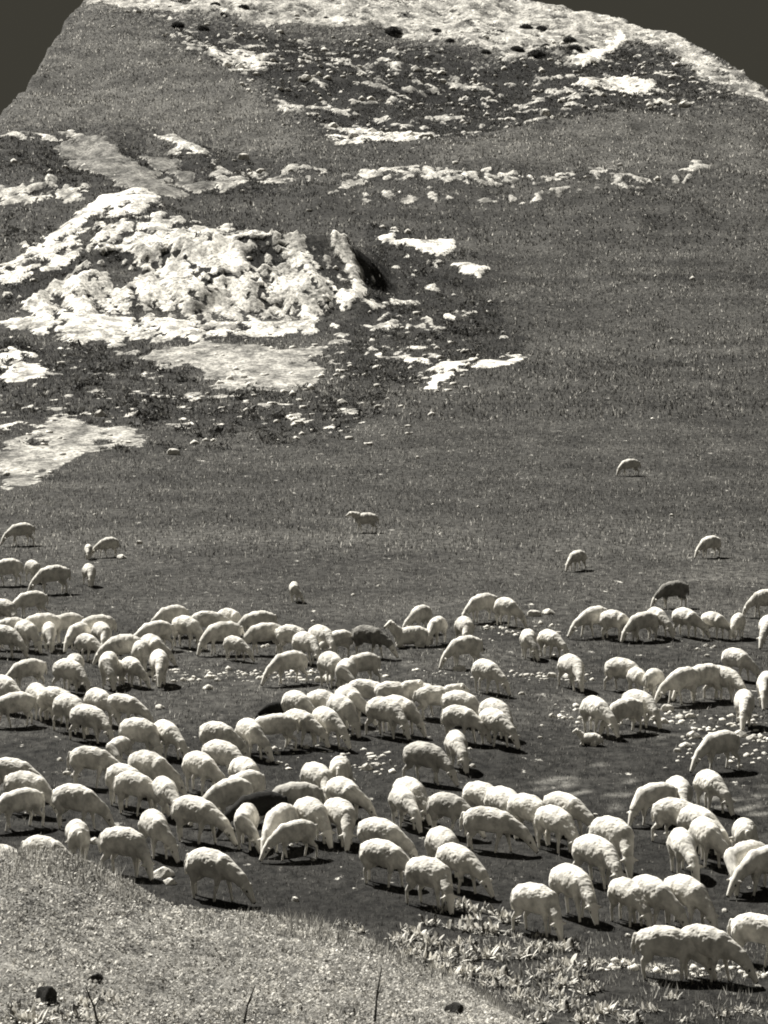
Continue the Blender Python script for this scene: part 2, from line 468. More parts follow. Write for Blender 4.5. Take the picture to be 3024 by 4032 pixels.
def ground_material():
    m, n, b = mat('ground')
    L = n.links.new
    b.inputs['Roughness'].default_value = 0.95
    b.inputs['Specular IOR Level'].default_value = 0.1
    ag = N(n, 'ShaderNodeAttribute', attribute_name='turf_tone')
    ab = N(n, 'ShaderNodeAttribute', attribute_name='bare')
    at = N(n, 'ShaderNodeAttribute', attribute_name='bare_tone')
    geo = N(n, 'ShaderNodeNewGeometry')
    mp = N(n, 'ShaderNodeMapping')
    mp.inputs['Scale'].default_value = (1, 0.55, 1)
    L(geo.outputs['Position'], mp.inputs[0])
    n1 = N(n, 'ShaderNodeTexNoise'); n1.inputs['Scale'].default_value = 4.5; n1.inputs['Detail'].default_value = 5; n1.inputs['Roughness'].default_value = 0.75
    n2 = N(n, 'ShaderNodeTexNoise'); n2.inputs['Scale'].default_value = 2.4; n2.inputs['Detail'].default_value = 6; n2.inputs['Roughness'].default_value = 0.7
    L(mp.outputs[0], n1.inputs['Vector']); L(mp.outputs[0], n2.inputs['Vector'])
    # turf tone with fine variation
    r1 = N(n, 'ShaderNodeMapRange'); r1.inputs[1].default_value = 0.32; r1.inputs[2].default_value = 0.68; r1.inputs[3].default_value = 0.10; r1.inputs[4].default_value = 2.0
    L(n1.outputs['Fac'], r1.inputs[0])
    g = N(n, 'ShaderNodeMath', operation='MULTIPLY'); L(ag.outputs['Fac'], g.inputs[0]); L(r1.outputs[0], g.inputs[1])
    # bare tone with variation
    r2 = N(n, 'ShaderNodeMapRange'); r2.inputs[1].default_value = 0.38; r2.inputs[2].default_value = 0.60; r2.inputs[3].default_value = 0.30; r2.inputs[4].default_value = 1.35
    L(n1.outputs['Fac'], r2.inputs[0])
    bb = N(n, 'ShaderNodeMath', operation='MULTIPLY'); L(at.outputs['Fac'], bb.inputs[0]); L(r2.outputs[0], bb.inputs[1])
    # ragged mask
    ad = N(n, 'ShaderNodeMath', operation='ADD'); L(ab.outputs['Fac'], ad.inputs[0])
    r3 = N(n, 'ShaderNodeMapRange'); r3.inputs[1].default_value = 0.3; r3.inputs[2].default_value = 0.7; r3.inputs[3].default_value = -0.6; r3.inputs[4].default_value = 0.6
    L(n2.outputs['Fac'], r3.inputs[0]); L(r3.outputs[0], ad.inputs[1])
    r4 = N(n, 'ShaderNodeMapRange'); r4.inputs[1].default_value = 0.42; r4.inputs[2].default_value = 0.58
    L(ad.outputs[0], r4.inputs[0])
    mx = N(n, 'ShaderNodeMix', data_type='FLOAT')
    L(r4.outputs[0], mx.inputs[0]); L(g.outputs[0], mx.inputs[2]); L(bb.outputs[0], mx.inputs[3])
    cl = N(n, 'ShaderNodeMath', operation='MINIMUM'); cl.inputs[1].default_value = 0.85
    L(mx.outputs[0], cl.inputs[0])
    co = N(n, 'ShaderNodeVectorMath', operation='SCALE'); co.inputs[0].default_value = WARM
    L(cl.outputs[0], co.inputs['Scale'])
    L(co.outputs[0], b.inputs['Base Color'])
    bp = N(n, 'ShaderNodeBump'); bp.inputs['Strength'].default_value = 0.9; bp.inputs['Distance'].default_value = 0.10
    L(n1.outputs['Fac'], bp.inputs['Height']); L(bp.outputs[0], b.inputs['Normal'])
    return m


def blade_material(name, trans=0.35):
    m, n, b = mat(name)
    L = n.links.new
    at = N(n, 'ShaderNodeAttribute', attribute_name='tone')
    co = N(n, 'ShaderNodeVectorMath', operation='SCALE'); co.inputs[0].default_value = WARM
    L(at.outputs['Fac'], co.inputs['Scale'])
    b.inputs['Roughness'].default_value = 0.75
    b.inputs['Specular IOR Level'].default_value = 0.25
    L(co.outputs[0], b.inputs['Base Color'])
    tr = N(n, 'ShaderNodeBsdfTranslucent'); L(co.outputs[0], tr.inputs['Color'])
    mx = N(n, 'ShaderNodeMixShader'); mx.inputs[0].default_value = trans
    L(b.outputs[0], mx.inputs[1]); L(tr.outputs[0], mx.inputs[2])
    L(mx.outputs[0], n.nodes['Material Output'].inputs['Surface'])
    return m


def noisy_material(name, lo, hi, scale, rough=0.9, bump=0.5, dist=0.02, rnd=0.0, det=4):
    m, n, b = mat(name)
    L = n.links.new
    tcn = N(n, 'ShaderNodeTexCoord')
    oi = N(n, 'ShaderNodeObjectInfo')
    of = N(n, 'ShaderNodeVectorMath', operation='SCALE'); of.inputs[0].default_value = (13, 7, 5)
    L(oi.outputs['Random'], of.inputs['Scale'])
    ad = N(n, 'ShaderNodeVectorMath', operation='ADD'); L(tcn.outputs['Object'], ad.inputs[0]); L(of.outputs[0], ad.inputs[1])
    no = N(n, 'ShaderNodeTexNoise'); no.inputs['Scale'].default_value = scale; no.inputs['Detail'].default_value = det; no.inputs['Roughness'].default_value = 0.6
    L(ad.outputs[0], no.inputs['Vector'])
    r = N(n, 'ShaderNodeMapRange'); r.inputs[1].default_value = 0.33; r.inputs[2].default_value = 0.62; r.inputs[3].default_value = lo; r.inputs[4].default_value = hi
    L(no.outputs['Fac'], r.inputs[0])
    r2 = N(n, 'ShaderNodeMapRange'); r2.inputs[3].default_value = 1 - rnd; r2.inputs[4].default_value = 1.0
    L(oi.outputs['Random'], r2.inputs[0])
    mu = N(n, 'ShaderNodeMath', operation='MULTIPLY'); L(r.outputs[0], mu.inputs[0]); L(r2.outputs[0], mu.inputs[1])
    co = N(n, 'ShaderNodeVectorMath', operation='SCALE'); co.inputs[0].default_value = WARM
    L(mu.outputs[0], co.inputs['Scale']); L(co.outputs[0], b.inputs['Base Color'])
    b.inputs['Roughness'].default_value = rough
    b.inputs['Specular IOR Level'].default_value = 0.15
    nb = N(n, 'ShaderNodeTexNoise'); nb.inputs['Scale'].default_value = scale * 7; nb.inputs['Detail'].default_value = 3
    L(ad.outputs[0], nb.inputs['Vector'])
    bp = N(n, 'ShaderNodeBump'); bp.inputs['Strength'].default_value = bump; bp.inputs['Distance'].default_value = dist
    L(nb.outputs['Fac'], bp.inputs['Height']); L(bp.outputs[0], b.inputs['Normal'])
    return m


M_ground = ground_material()
M_blade = blade_material('grass_blade', 0.55)
M_leaf = blade_material('leaf', 0.25)
M_wool = noisy_material('wool', 0.46, 0.86, 5.0, 0.95, 0.10, 0.004, 0.14)
M_hair = noisy_material('short_hair', 0.74, 0.88, 6.0, 0.85, 0.3, 0.01, 0.1)
M_horn = noisy_material('hoof_and_nose', 0.03, 0.06, 8.0, 0.6, 0.2, 0.01)
M_wool_black = noisy_material('black_wool', 0.010, 0.022, 4.0, 0.95, 0.10, 0.004)
M_hair_black = noisy_material('black_hair', 0.012, 0.03, 6.0, 0.7, 0.3, 0.01)
M_wool_shade = noisy_material('shade_grey_wool', 0.12, 0.26, 4.0, 0.95, 0.10, 0.004)  # shade of dark-looking sheep put into the wool colour
M_rock = noisy_material('limestone', 0.55, 0.84, 3.0, 0.9, 0.5, 0.02, 0.2)
M_lump_dark = noisy_material('dark_stone', 0.02, 0.05, 3.0, 0.9, 0.6, 0.04)
M_stalk = noisy_material('dry_stalk', 0.03, 0.07, 5.0, 0.9, 0.2, 0.01)

# ------------------------------------------------------------------ the ground, one sheet
def grow(a, b, first, k=1.18):
    o = []; s = first; x = a
    sgn = 1 if b > a else -1
    while (x - b) * sgn < 0:
        x += s * sgn; s *= k; o.append(x)
    return o


xs = np.arange(-46, 46.01, 0.25)
xs = np.concatenate([np.array(grow(-46, -2600, 0.4))[::-1], xs, np.array(grow(46, 2600, 0.4))])
ys = np.concatenate([np.array(grow(22, -900, 0.4))[::-1], np.arange(22, 46, 0.2), np.arange(46, 110, 0.33), np.arange(110, 187, 0.45), np.arange(187, 203, 0.11), np.arange(203, 400, 0.45), np.array(grow(400, 4000, 0.6))])
X, Y = np.meshgrid(xs, ys)
Z = height(X.ravel(), Y.ravel())
gx, gy = X.ravel(), Y.ravel()
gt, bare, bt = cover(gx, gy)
onb = (gy > 186) & (gy < 204) & (gx < 0)
relief = bare * np.clip((gy - 60) / 140, 0, 1) * (0.02 + 0.12 * fbm(gx / 0.8, gy / 1.6, 51, 3))
relief += np.clip((gy - 150) / 60, 0, 1) * bare * np.where(onb, 0.95 * (np.abs(fbm((gx + 0.2 * (gy - 195)) / 1.3, gy / 10.0, 61, 4, 0.55) - 0.5) * 2) ** 0.8, 0.3 * fbm(gx, gy / 3, 63, 3))
inner = (np.abs(gx) < 46) & (gy < 400)
Z = Z + np.where(inner, relief, 0)
nx, ny = len(xs), len(ys)
idx = np.arange(nx * ny).reshape(ny, nx)
faces = np.stack([idx[:-1, :-1], idx[:-1, 1:], idx[1:, 1:], idx[1:, :-1]], axis=-1).reshape(-1, 4)
me = make_mesh('hillside', np.stack([gx, gy, Z], 1), faces, 4)
smooth(me)
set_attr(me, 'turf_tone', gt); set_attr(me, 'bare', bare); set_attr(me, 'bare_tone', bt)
me.materials.append(M_ground)
hill = bpy.data.objects.new('hillside', me)
C.objects.link(hill)
tag(hill, kind='structure')


# ------------------------------------------------------------------ grass blades (uncountable)
def blades(name, px, py, pz, h, w, tone, label):
    n = len(px)
    a = rng.random(n) * 2 * np.pi
    la = rng.random(n) * 2 * np.pi
    ll = h * (0.2 + 0.9 * rng.random(n))
    bx = np.cos(a) * w / 2; by = np.sin(a) * w / 2
    V = np.empty((n, 3, 3), np.float32)
    V[:, 0] = np.stack([px - bx, py - by, pz - 0.02], 1)
    V[:, 1] = np.stack([px + bx, py + by, pz - 0.02], 1)
    V[:, 2] = np.stack([px + np.cos(la) * ll * 0.6, py + np.sin(la) * ll * 0.6, pz + h], 1)
    m = make_mesh(name, V.reshape(-1, 3), np.arange(n * 3), 3)
    set_attr(m, 'tone', np.repeat(tone, 3))
    m.materials.append(M_blade)
    o = bpy.data.objects.new(name, m)
    C.objects.link(o)
    tag(o, label, 'grass', kind='stuff')
    return o


def scatter(y0, y1, dens, margin=1.25, h0=0.05, h1=0.09, w=0.012):
    half = (1512 / F) * margin
    area = half * (y1 * y1 - y0 * y0)
    n = int(area * dens)
    yy = np.sqrt(y0 * y0 + rng.random(n) * (y1 * y1 - y0 * y0))
    xx = (rng.random(n) * 2 - 1) * half * yy
    g, b, t = cover(xx, yy)
    clump = fbm(xx / 0.7, yy / 1.1, 71, 2)
    keep = (rng.random(n) > b * 1.1) & (clump + rng.random(n) * 0.5 > 0.55)
    keep &= (xx > -37.5) | (yy < 245)
    keep &= (xx < edge_right(yy) - 0.4)
    xx, yy, g = xx[keep], yy[keep], g[keep]
    zz = height(xx, yy)
    hh = h0 + (h1 - h0) * rng.random(len(xx)) ** 2
    ww = w * (0.6 + 0.8 * rng.random(len(xx)))
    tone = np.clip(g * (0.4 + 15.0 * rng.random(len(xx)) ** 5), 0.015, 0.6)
    return xx, yy, zz, hh, ww, tone


parts = [scatter(37, 60, 170, 1.2, 0.03, 0.09, 0.012),
         scatter(60, 90, 90, 1.2, 0.04, 0.12, 0.018),
         scatter(90, 140, 45, 1.2, 0.06, 0.17, 0.030),
         scatter(140, 220, 24, 1.2, 0.07, 0.26, 0.060),
         scatter(220, 372, 10, 1.15, 0.09, 0.34, 0.11)]
def patch(y0, y1, x0, x1, n, h0, h1, w, tlo, thi, pw=1.5):
    qy = y0 + rng.random(n) * (y1 - y0); qx = x0 + rng.random(n) * (x1 - x0)
    k_ = fbm(qx / 0.35, qy / 0.6, 73, 3) + 0.3 * rng.random(n) > 0.62
    qx, qy = qx[k_], qy[k_]; m_ = len(qx)
    return qx, qy, height(qx, qy), h0 + (h1 - h0) * rng.random(m_) ** 2, w * (0.5 + rng.random(m_)), tlo + (thi - tlo) * rng.random(m_) ** pw


parts += [patch(24, 31.6, -6.5, 2.6, 42000, 0.015, 0.075, 0.010, 0.06, 0.55),
          patch(29.4, 31.4, -6.5, 2.0, 22000, 0.03, 0.19, 0.011, 0.03, 0.50),
          patch(37.5, 42.5, 0.1, 6.0, 9000, 0.03, 0.16, 0.016, 0.05, 0.55, 2.2)]
cat_ = [np.concatenate([p[i] for p in parts]) for i in range(6)]
blades('pasture_grass', *cat_, 'short dark grass covering the hillside between the sheep')
print('blades', len(cat_[0]))

# knoll herbs: little leaves
n = 120000
yy = 23.5 + rng.random(n) * 8.4
xx = -6.5 + rng.random(n) * 10.0
dens = fbm(xx / 0.25, yy / 0.4, 81, 3)
keep = dens + rng.random(n) * 0.45 > 0.55
xx, yy = xx[keep], yy[keep]
zz = height(xx, yy)
n = len(xx)
sz = 0.008 + 0.014 * rng.random(n) ** 2.5
a = rng.random(n) * 2 * np.pi
tl = (rng.random(n) - 0.5) * 1.6
tl2 = (rng.random(n) - 0.5) * 1.6
hz = zz + 0.005 + 0.035 * rng.random(n)
ux, uy = np.cos(a), np.sin(a)
U = np.stack([ux * sz, uy * sz, tl * sz], 1)
Wv = np.stack([-uy * sz * 0.7, ux * sz * 0.7, tl2 * sz], 1)
Pc = np.stack([xx, yy, hz], 1)
V = np.stack([Pc - U, Pc + Wv, Pc + U * 1.1, Pc - Wv], 1).astype(np.float32)
me = make_mesh('knoll_herbs', V.reshape(-1, 3), np.arange(n * 4), 4)
set_attr(me, 'tone', np.repeat(np.clip(0.14 + 0.62 * rng.random(n) ** 1.3, 0, 0.75) * (0.25 + 0.55 * fbm(xx / 0.8, yy / 1.2, 91, 2) + 0.9 * fbm(xx / 0.12, yy / 0.22, 95, 2)), 4))
me.materials.append(M_leaf)
o = bpy.data.objects.new('knoll_herbs', me)
C.objects.link(o)
tag(o, 'pale low herbs and clover carpeting the near knoll', 'ground cover', kind='stuff')


# ------------------------------------------------------------------ rocks
def rock_mesh(name, seed, sub=3, flat=0.6):
    r = random.Random(seed)
    bm = bmesh.new()
    bmesh.ops.create_icosphere(bm, subdivisions=sub, radius=1.0)
    planes = []
    for k in range(11):
        v = Vector((r.uniform(-1, 1), r.uniform(-1, 1), r.uniform(-0.6, 1))).normalized()
        planes.append((v, r.uniform(0.55, 0.85)))
    for v in bm.verts:
        c = v.co.copy()
        for p, d in planes:
            q = c.dot(p)
            if q > d: c -= p * (q - d)
        c *= 1 + 0.05 * math.sin(c.x * 7 + seed) * math.sin(c.y * 6 + seed * 2)
        v.co = Vector((c.x * r.uniform(0.98, 1.02), c.y * 0.8, c.z * flat))
    m = bpy.data.meshes.new(name)
    bm.to_mesh(m); bm.free()
    return m


ROCKS = [rock_mesh('rock', s, 3, 0.55 + 0.1 * (s % 3)) for s in range(1, 7)]
for m in ROCKS: m.materials.append(M_rock)

# loose small stones, too many to count
base = []
for s in range(9):
    bm = bmesh.new(); bmesh.ops.create_icosphere(bm, subdivisions=1, radius=1.0)
    r = random.Random(s)
    co = np.array([[v.co.x * r.uniform(0.5, 1.3), v.co.y * r.uniform(0.5, 1.1), v.co.z * r.uniform(0.3, 1.0)] for v in bm.verts])
    fa = np.array([[v.index for v in f.verts] for f in bm.faces])
    base.append((co, fa)); bm.free()
AV, AF, nv = [], [], 0
n = 26000
half = 1512 / F * 1.15
yy = np.sqrt(70 ** 2 + rng.random(n) * (372 ** 2 - 70 ** 2))
xx = (rng.random(n) * 2 - 1) * half * yy
g, b, t = cover(xx, yy)
nb_ = np.clip(b, 0, 1)
band = ((g < 0.024) & (yy > 140))
pr = np.where(b > 0.5, 0.16, np.where(band, 0.12, 0.002))
pr = np.where((t < 0.5) & (b > 0.5) & (yy < 205), 0.35, pr)
keep = rng.random(n) < pr
keep &= (xx > -37.4) & (xx < edge_right(yy) - 0.5)
xx, yy = xx[keep], yy[keep]
zz = height(xx, yy)
for poly, cnt in [([(640, 2640), (1300, 2640), (1330, 2690), (640, 2690)], 60), ([(1480, 2640), (2350, 2640), (2350, 2680), (1480, 2670)], 40), ([(2180, 2770), (2780, 2790), (2780, 2850), (2180, 2840)], 60),
                  ([(2680, 2800), (3030, 2800), (3030, 3000), (2650, 3000)], 70), ([(1080, 2930), (1560, 2960), (1560, 3060), (1040, 3020)], 30), ([(2300, 3780), (3030, 3800), (3030, 3860), (2300, 3820)], 60),
                  ([(1900, 2440), (2280, 2440), (2280, 2520), (1900, 2520)], 25), ([(900, 100), (2900, 200), (2900, 420), (1300, 500)], 250), ([(900, 1350), (2050, 1350), (1600, 1750), (600, 1780)], 150)]:
    pp = np.array(plan(poly)); a0, a1 = pp.min(0), pp.max(0)
    qx = a0[0] + rng.random(cnt * 2) * (a1[0] - a0[0]); qy = a0[1] + rng.random(cnt * 2) * (a1[1] - a0[1])
    k_ = poly_mask(qx, qy, [tuple(q) for q in pp]) & (qx < edge_right(qy) - 0.5)
    xx = np.concatenate([xx, qx[k_]]); yy = np.concatenate([yy, qy[k_]]); zz = np.concatenate([zz, height(qx[k_], qy[k_])])
print('stones', len(xx))
for i in range(len(xx)):
    co, fa = base[i % 9]
    s = (0.045 + 0.20 * rng.random() ** 2.5) * (0.5 + yy[i] / 200) if yy[i] > 110 else 0.025 + 0.09 * rng.random() ** 2
    an = rng.random() * 6.28
    c_, s_ = math.cos(an), math.sin(an)
    q = co * s
    q = np.stack([q[:, 0] * c_ - q[:, 1] * s_ + xx[i], q[:, 0] * s_ + q[:, 1] * c_ + yy[i], q[:, 2] + zz[i] + s * (0.12 if yy[i] > 110 else -0.05)], 1)
    AV.append(q); AF.append(fa + nv); nv += len(co)
me = make_mesh('loose_stones', np.concatenate(AV), np.concatenate(AF), 3)
me.materials.append(M_rock)
o = bpy.data.objects.new('loose_stones', me); C.objects.link(o)
tag(o, 'pale loose stones and rubble strewn over the rocky slope', 'stones', kind='stuff')


def ordinal(i, n):
    names = ['first', 'second', 'third', 'fourth', 'fifth', 'sixth', 'seventh', 'eighth', 'ninth', 'tenth', 'eleventh', 'twelfth',
             'thirteenth', 'fourteenth', 'fifteenth', 'sixteenth', 'seventeenth', 'eighteenth', 'nineteenth', 'twentieth']
    if n == 1: return 'the only one'
    if i == 0: return 'leftmost'
    if i == n - 1: return 'rightmost'
    return names[i] + ' from left'


# boulders one can point at: (u, v of foot, half width px, zone)
B = []
for u, v, w in [(1312, 505, 26), (1395, 545, 24), (1615, 540, 28), (1680, 545, 26), (1470, 525, 22), (1540, 535, 18)]:
    B.append((u, v, w, 'at the foot of the scrub band'))
for u, v, w in [(1200, 318, 28), (953, 335, 12), (980, 358, 12), (1010, 297, 14), (950, 275, 22), (890, 262, 20), (1460, 395, 20), (1415, 268, 12), (1420, 300, 10), (1395, 328, 8)]:
    B.append((u, v, w, 'among dark scrub on the upper slope'))
for u, v, w in [(1640, 280, 20), (1740, 290, 18), (1680, 310, 10), (1745, 325, 14), (2595, 410, 18), (2650, 405, 16), (2700, 420, 22), (2580, 425, 10), (1925, 395, 16), (2150, 455, 22), (1535, 410, 14), (1660, 415, 12), (2270, 380, 16), (2370, 378, 16), (2460, 382, 9)]:
    B.append((u, v, w, 'in the right half of the upper scrub'))
for u, v, w in [(962, 628, 22), (988, 690, 14), (1030, 680, 18), (500, 590, 6), (840, 510, 8), (2440, 652, 11), (2890, 782, 5), (1085, 722, 10)]:
    B.append((u, v, w, 'on the open grass above the bank'))
for u, v, w in [(1175, 1672, 22), (1350, 1590, 20), (1295, 1620, 10), (840, 1738, 14), (685, 1790, 24), (1165, 1728, 14), (1490, 1605, 14), (400, 1640, 22), (1070, 1800, 6), (655, 1930, 6), (1645, 1805, 9), (2570, 1650, 8), (1990, 1115, 9), (1998, 1162, 7), (1930, 1190, 12)]:
    B.append((u, v, w, 'on the slope below the pale bank'))
for u, v, w in [(372, 2028, 8), (550, 2142, 12), (480, 2200, 20), (2645, 2032, 10), (1885, 2000, 8), (1490, 2308, 8), (1390, 2345, 10), (1730, 2080, 6)]:
    B.append((u, v, w, 'on the open grass above the flock'))
for u, v, w in [(368, 2608, 14), (665, 2452, 8), (2000, 2492, 10), (2042, 2478, 10), (2180, 2585, 12), (2105, 2425, 26), (2160, 2418, 24), (1915, 2480, 9), (1940, 2476, 10), (1052, 2545, 12), (1035, 2550, 12)]:
    B.append((u, v, w, 'beside the rear sheep of the flock'))
for u, v, w in [(765, 2672, 13), (785, 2680, 11), (828, 2672, 16), (860, 2682, 14), (820, 2712, 22), (590, 2660, 20), (610, 2684, 9), (480, 2680, 20), (685, 2685, 11), (725, 2680, 13), (995, 2658, 12), (1035, 2670, 13), (1260, 2685, 20), (1300, 2680, 22), (1215, 2655, 14)]:
    B.append((u, v, w, 'along the left stony line between sheep'))
for u, v, w in [(2058, 2665, 12), (2095, 2660, 11), (2122, 2655, 11), (2175, 2665, 18), (2235, 2670, 20), (2055, 2735, 12), (2177, 2825, 14), (2222, 2828, 12), (2250, 2830, 10), (2127, 2908, 9), (2135, 2860, 9), (1810, 2640, 24), (2750, 2560, 11), (2780, 2545, 11), (2812, 2550, 10), (2785, 2585, 10), (630, 2790, 20)]:
    B.append((u, v, w, 'along the right stony line between sheep'))
for u, v, w in [(2305, 2840, 12), (2410, 2840, 12), (2560, 2815, 20), (2610, 2845, 24), (2630, 2800, 24), (2680, 2830, 22), (2720, 2825, 18), (2735, 2905, 26), (2700, 2940, 26), (2745, 2980, 16), (2668, 2960, 14), (2690, 2905, 10), (2880, 2860, 16), (2920, 2900, 26), (2960, 2910, 22), (2995, 2905, 16), (2975, 2825, 12), (3010, 2970, 12), (2915, 3020, 12)]:
    B.append((u, v, w, 'in the rubble heap at the right'))
for u, v, w in [(1095, 2968, 12), (1095, 3005, 12), (1130, 3015, 9), (1057, 3000, 10), (1505, 3032, 8), (1460, 2992, 9), (1450, 3030, 22), (1490, 3015, 14), (1858, 3020, 15), (1815, 3025, 6), (1850, 2950, 9), (265, 3050, 16), (300, 3060, 18), (268, 3030, 8), (235, 2995, 14), (2345, 3212, 10), (2580, 3292, 10), (2627, 3285, 12), (1600, 3440, 14)]:
    B.append((u, v, w, 'among the front sheep of the flock'))
for u, v, w in [(1148, 3380, 9), (1060, 3365, 7), (1165, 3548, 16), (1395, 3500, 7), (1520, 3700, 8), (380, 3320, 24), (640, 3450, 44), (665, 3480, 30), (2475, 3690, 14), (2855, 3590, 14)]:
    B.append((u, v, w, 'on the dark grass at the front'))

zones = {}
for i, bb_ in enumerate(B): zones.setdefault(bb_[3], []).append(i)
rock_label = {}
for zname, ids in zones.items():
    ids.sort(key=lambda i: B[i][0])
    for k, i in enumerate(ids):
        shape = 'broad' if B[i][2] > 19 else 'small' if B[i][2] < 10 else 'squat'
        rock_label[i] = '%s pale rock %s, %s there' % (shape, zname, ordinal(k, len(ids)))
        if len(ids) > 20: rock_label[i] = '%s pale rock %s, %s' % (shape, zname, ordinal(k, len(ids)))
for i, (u, v, w, zname) in enumerate(B):
    g_ = ground(u, v, 36 if v > 3400 else 50)
    if g_ is None: continue
    o = bpy.data.objects.new('rock', ROCKS[i % 6]); C.objects.link(o)
    s = 1.25 * w / F * math.hypot(g_[0], g_[1])
    o.location = (g_[0], g_[1], g_[2] + s * 0.2)
    o.scale = (s, s * 0.9, s * (0.8 + 0.35 * random.random()))
    o.rotation_euler = (0, 0, random.uniform(-0.5, 0.5))
    tag(o, rock_label[i], 'rock', 'pale rocks on the hillside')

# ------------------------------------------------------------------ sheep
def capsule_chain(bm, pts, seg=14):
    """closed swept tube with spherical ends through (pos, radius) points"""
    for i in range(len(pts)):
        p, r = Vector(pts[i][0]), pts[i][1]
        sx = pts[i][2] if len(pts[i]) > 2 else (1, 1, 1)
        mt = Matrix.Translation(p) @ Matrix.Diagonal((r * sx[0], r * sx[1], r * sx[2], 1))
        bmesh.ops.create_uvsphere(bm, u_segments=seg, v_segments=10, radius=1.0, matrix=mt)
        if i + 1 < len(pts):
            q, r2 = Vector(pts[i + 1][0]), pts[i + 1][1]
            d = q - p
            L_ = d.length
            if L_ < 1e-4: continue
            k = (r - r2) / L_
            k = max(-0.95, min(0.95, k))
            ck = math.sqrt(1 - k * k)
            a = p + d.normalized() * (r * k); b_ = q + d.normalized() * (r2 * k)
            mid = (a + b_) / 2
            rot = d.to_track_quat('Z', 'Y').to_matrix().to_4x4()
            bmesh.ops.create_cone(bm, cap_ends=True, segments=seg, radius1=r * ck, radius2=r2 * ck, depth=(b_ - a).length,
                                  matrix=Matrix.Translation(mid) @ rot)


def sheep_mesh(name, neck='graze', turn=0.0, stride=0.0, lying=False, fat=1.0, seed=0, tail=0.0):
    bm = bmesh.new()
    zb = 0.26 if lying else 0.52
    f = fat
    # trunk
    capsule_chain(bm, [((-0.34, 0, zb - 0.01), 0.175 * f), ((-0.16, 0, zb + 0.015), 0.205 * f), ((0.08, 0, zb), 0.21 * f), ((0.28, 0, zb - 0.025), 0.175 * f)], 18)
    capsule_chain(bm, [((-0.30, 0.05, zb - 0.01), 0.15 * f), ((0.22, 0.045, zb - 0.04), 0.16 * f)], 16)
    capsule_chain(bm, [((-0.30, -0.05, zb - 0.01), 0.15 * f), ((0.22, -0.045, zb - 0.04), 0.16 * f)], 16)
    ct, st = math.cos(turn), math.sin(turn)

    def nk(fx, z, side=0.0):
        # neck/head frame starts at the withers and may swing sideways
        return (0.34 + fx * ct - side * st, fx * st + side * ct, z)
    if neck == 'graze':
        n0, n1, h0, h1 = nk(-0.05, zb + 0.00), nk(0.25, zb - 0.19), nk(0.33, 0.235), nk(0.44, 0.05)
        hd = (0.10, -0.19)
    elif neck == 'low':
        n0, n1, h0, h1 = nk(-0.05, zb + 0.01), nk(0.31, zb - 0.15), nk(0.42, 0.26), nk(0.56, 0.08)
        hd = (0.12, -0.19)
    elif neck == 'level':
        n0, n1, h0, h1 = nk(0.0, zb + 0.08), nk(0.24, zb + 0.17), nk(0.32, zb + 0.19), nk(0.50, zb + 0.09)
        hd = (0.18, -0.10)
    else:
        n0, n1, h0, h1 = nk(0.0, zb + 0.06), nk(0.20, zb + 0.22), nk(0.24, zb + 0.30), nk(0.42, zb + 0.22)
        hd = (0.18, -0.08)
    capsule_chain(bm, [(n0, 0.155), (((n0[0] + n1[0]) / 2, (n0[1] + n1[1]) / 2, (n0[2] + n1[2]) / 2), 0.125), (n1, 0.095), (h0, 0.078)], 14)
    mid = tuple(h0[i] * 0.45 + h1[i] * 0.55 for i in range(3))
    capsule_chain(bm, [(h0, 0.080), (mid, 0.058), (h1, 0.040)], 12)
    # ears
    for s in (-1, 1):
        ex = nk(0, 0, s)
        side = Vector((-st * s, ct * s, 0))
        b0 = Vector(h0) + side * 0.055 + Vector((0, 0, 0.03))
        b1 = b0 + side * 0.095 + Vector((-0.02 * ct, -0.02 * st, -0.015))
        capsule_chain(bm, [(b0, 0.020), ((b0 + b1) / 2, 0.027), (b1, 0.014)], 8)
    # legs
    if lying:
        for s in (-1, 1):
            capsule_chain(bm, [((0.26, s * 0.13, 0.14), 0.07), ((0.38, s * 0.15, 0.05), 0.04), ((0.22, s * 0.17, 0.03), 0.028)], 10)
            capsule_chain(bm, [((-0.28, s * 0.16, 0.16), 0.12), ((-0.12, s * 0.2, 0.07), 0.06), ((-0.30, s * 0.21, 0.035), 0.032)], 10)
    else:
        for s in (-1, 1):
            df = stride * s
            capsule_chain(bm, [((0.27, s * 0.10, zb - 0.08), 0.085), ((0.28 + df * 0.4, s * 0.105, 0.27), 0.040), ((0.275 + df * 0.8, s * 0.105, 0.14), 0.026), ((0.28 + df, s * 0.105, 0.030), 0.025)], 10)
            dh = -stride * s * 0.9
            capsule_chain(bm, [((-0.33, s * 0.09, zb - 0.06), 0.125), ((-0.28 + dh * 0.3, s * 0.11, 0.33), 0.070), ((-0.39 + dh * 0.8, s * 0.11, 0.22), 0.032), ((-0.365 + dh, s * 0.11, 0.030), 0.026)], 10)
    # tail
    capsule_chain(bm, [((-0.50, 0, zb + 0.06), 0.045), ((-0.545, tail, zb - 0.06), 0.036), ((-0.54, tail * 1.5, zb - 0.19), 0.026)], 8)
    tmp = bpy.data.meshes.new('tmp'); bm.to_mesh(tmp); bm.free()
    ob = bpy.data.objects.new('tmp', tmp); C.objects.link(ob)
    md = ob.modifiers.new('r', 'REMESH'); md.mode = 'VOXEL'; md.voxel_size = 0.0125
    ms = ob.modifiers.new('s', 'SMOOTH'); ms.iterations = 4; ms.factor = 0.5
    dg = bpy.context.evaluated_depsgraph_get(); dg.update()
    m = bpy.data.meshes.new_from_object(ob.evaluated_get(dg))
    bpy.data.objects.remove(ob); bpy.data.meshes.remove(tmp)
    m.name = name
    nvt = len(m.vertices)
    co = np.empty(nvt * 3, np.float32); m.vertices.foreach_get('co', co); co = co.reshape(-1, 3)
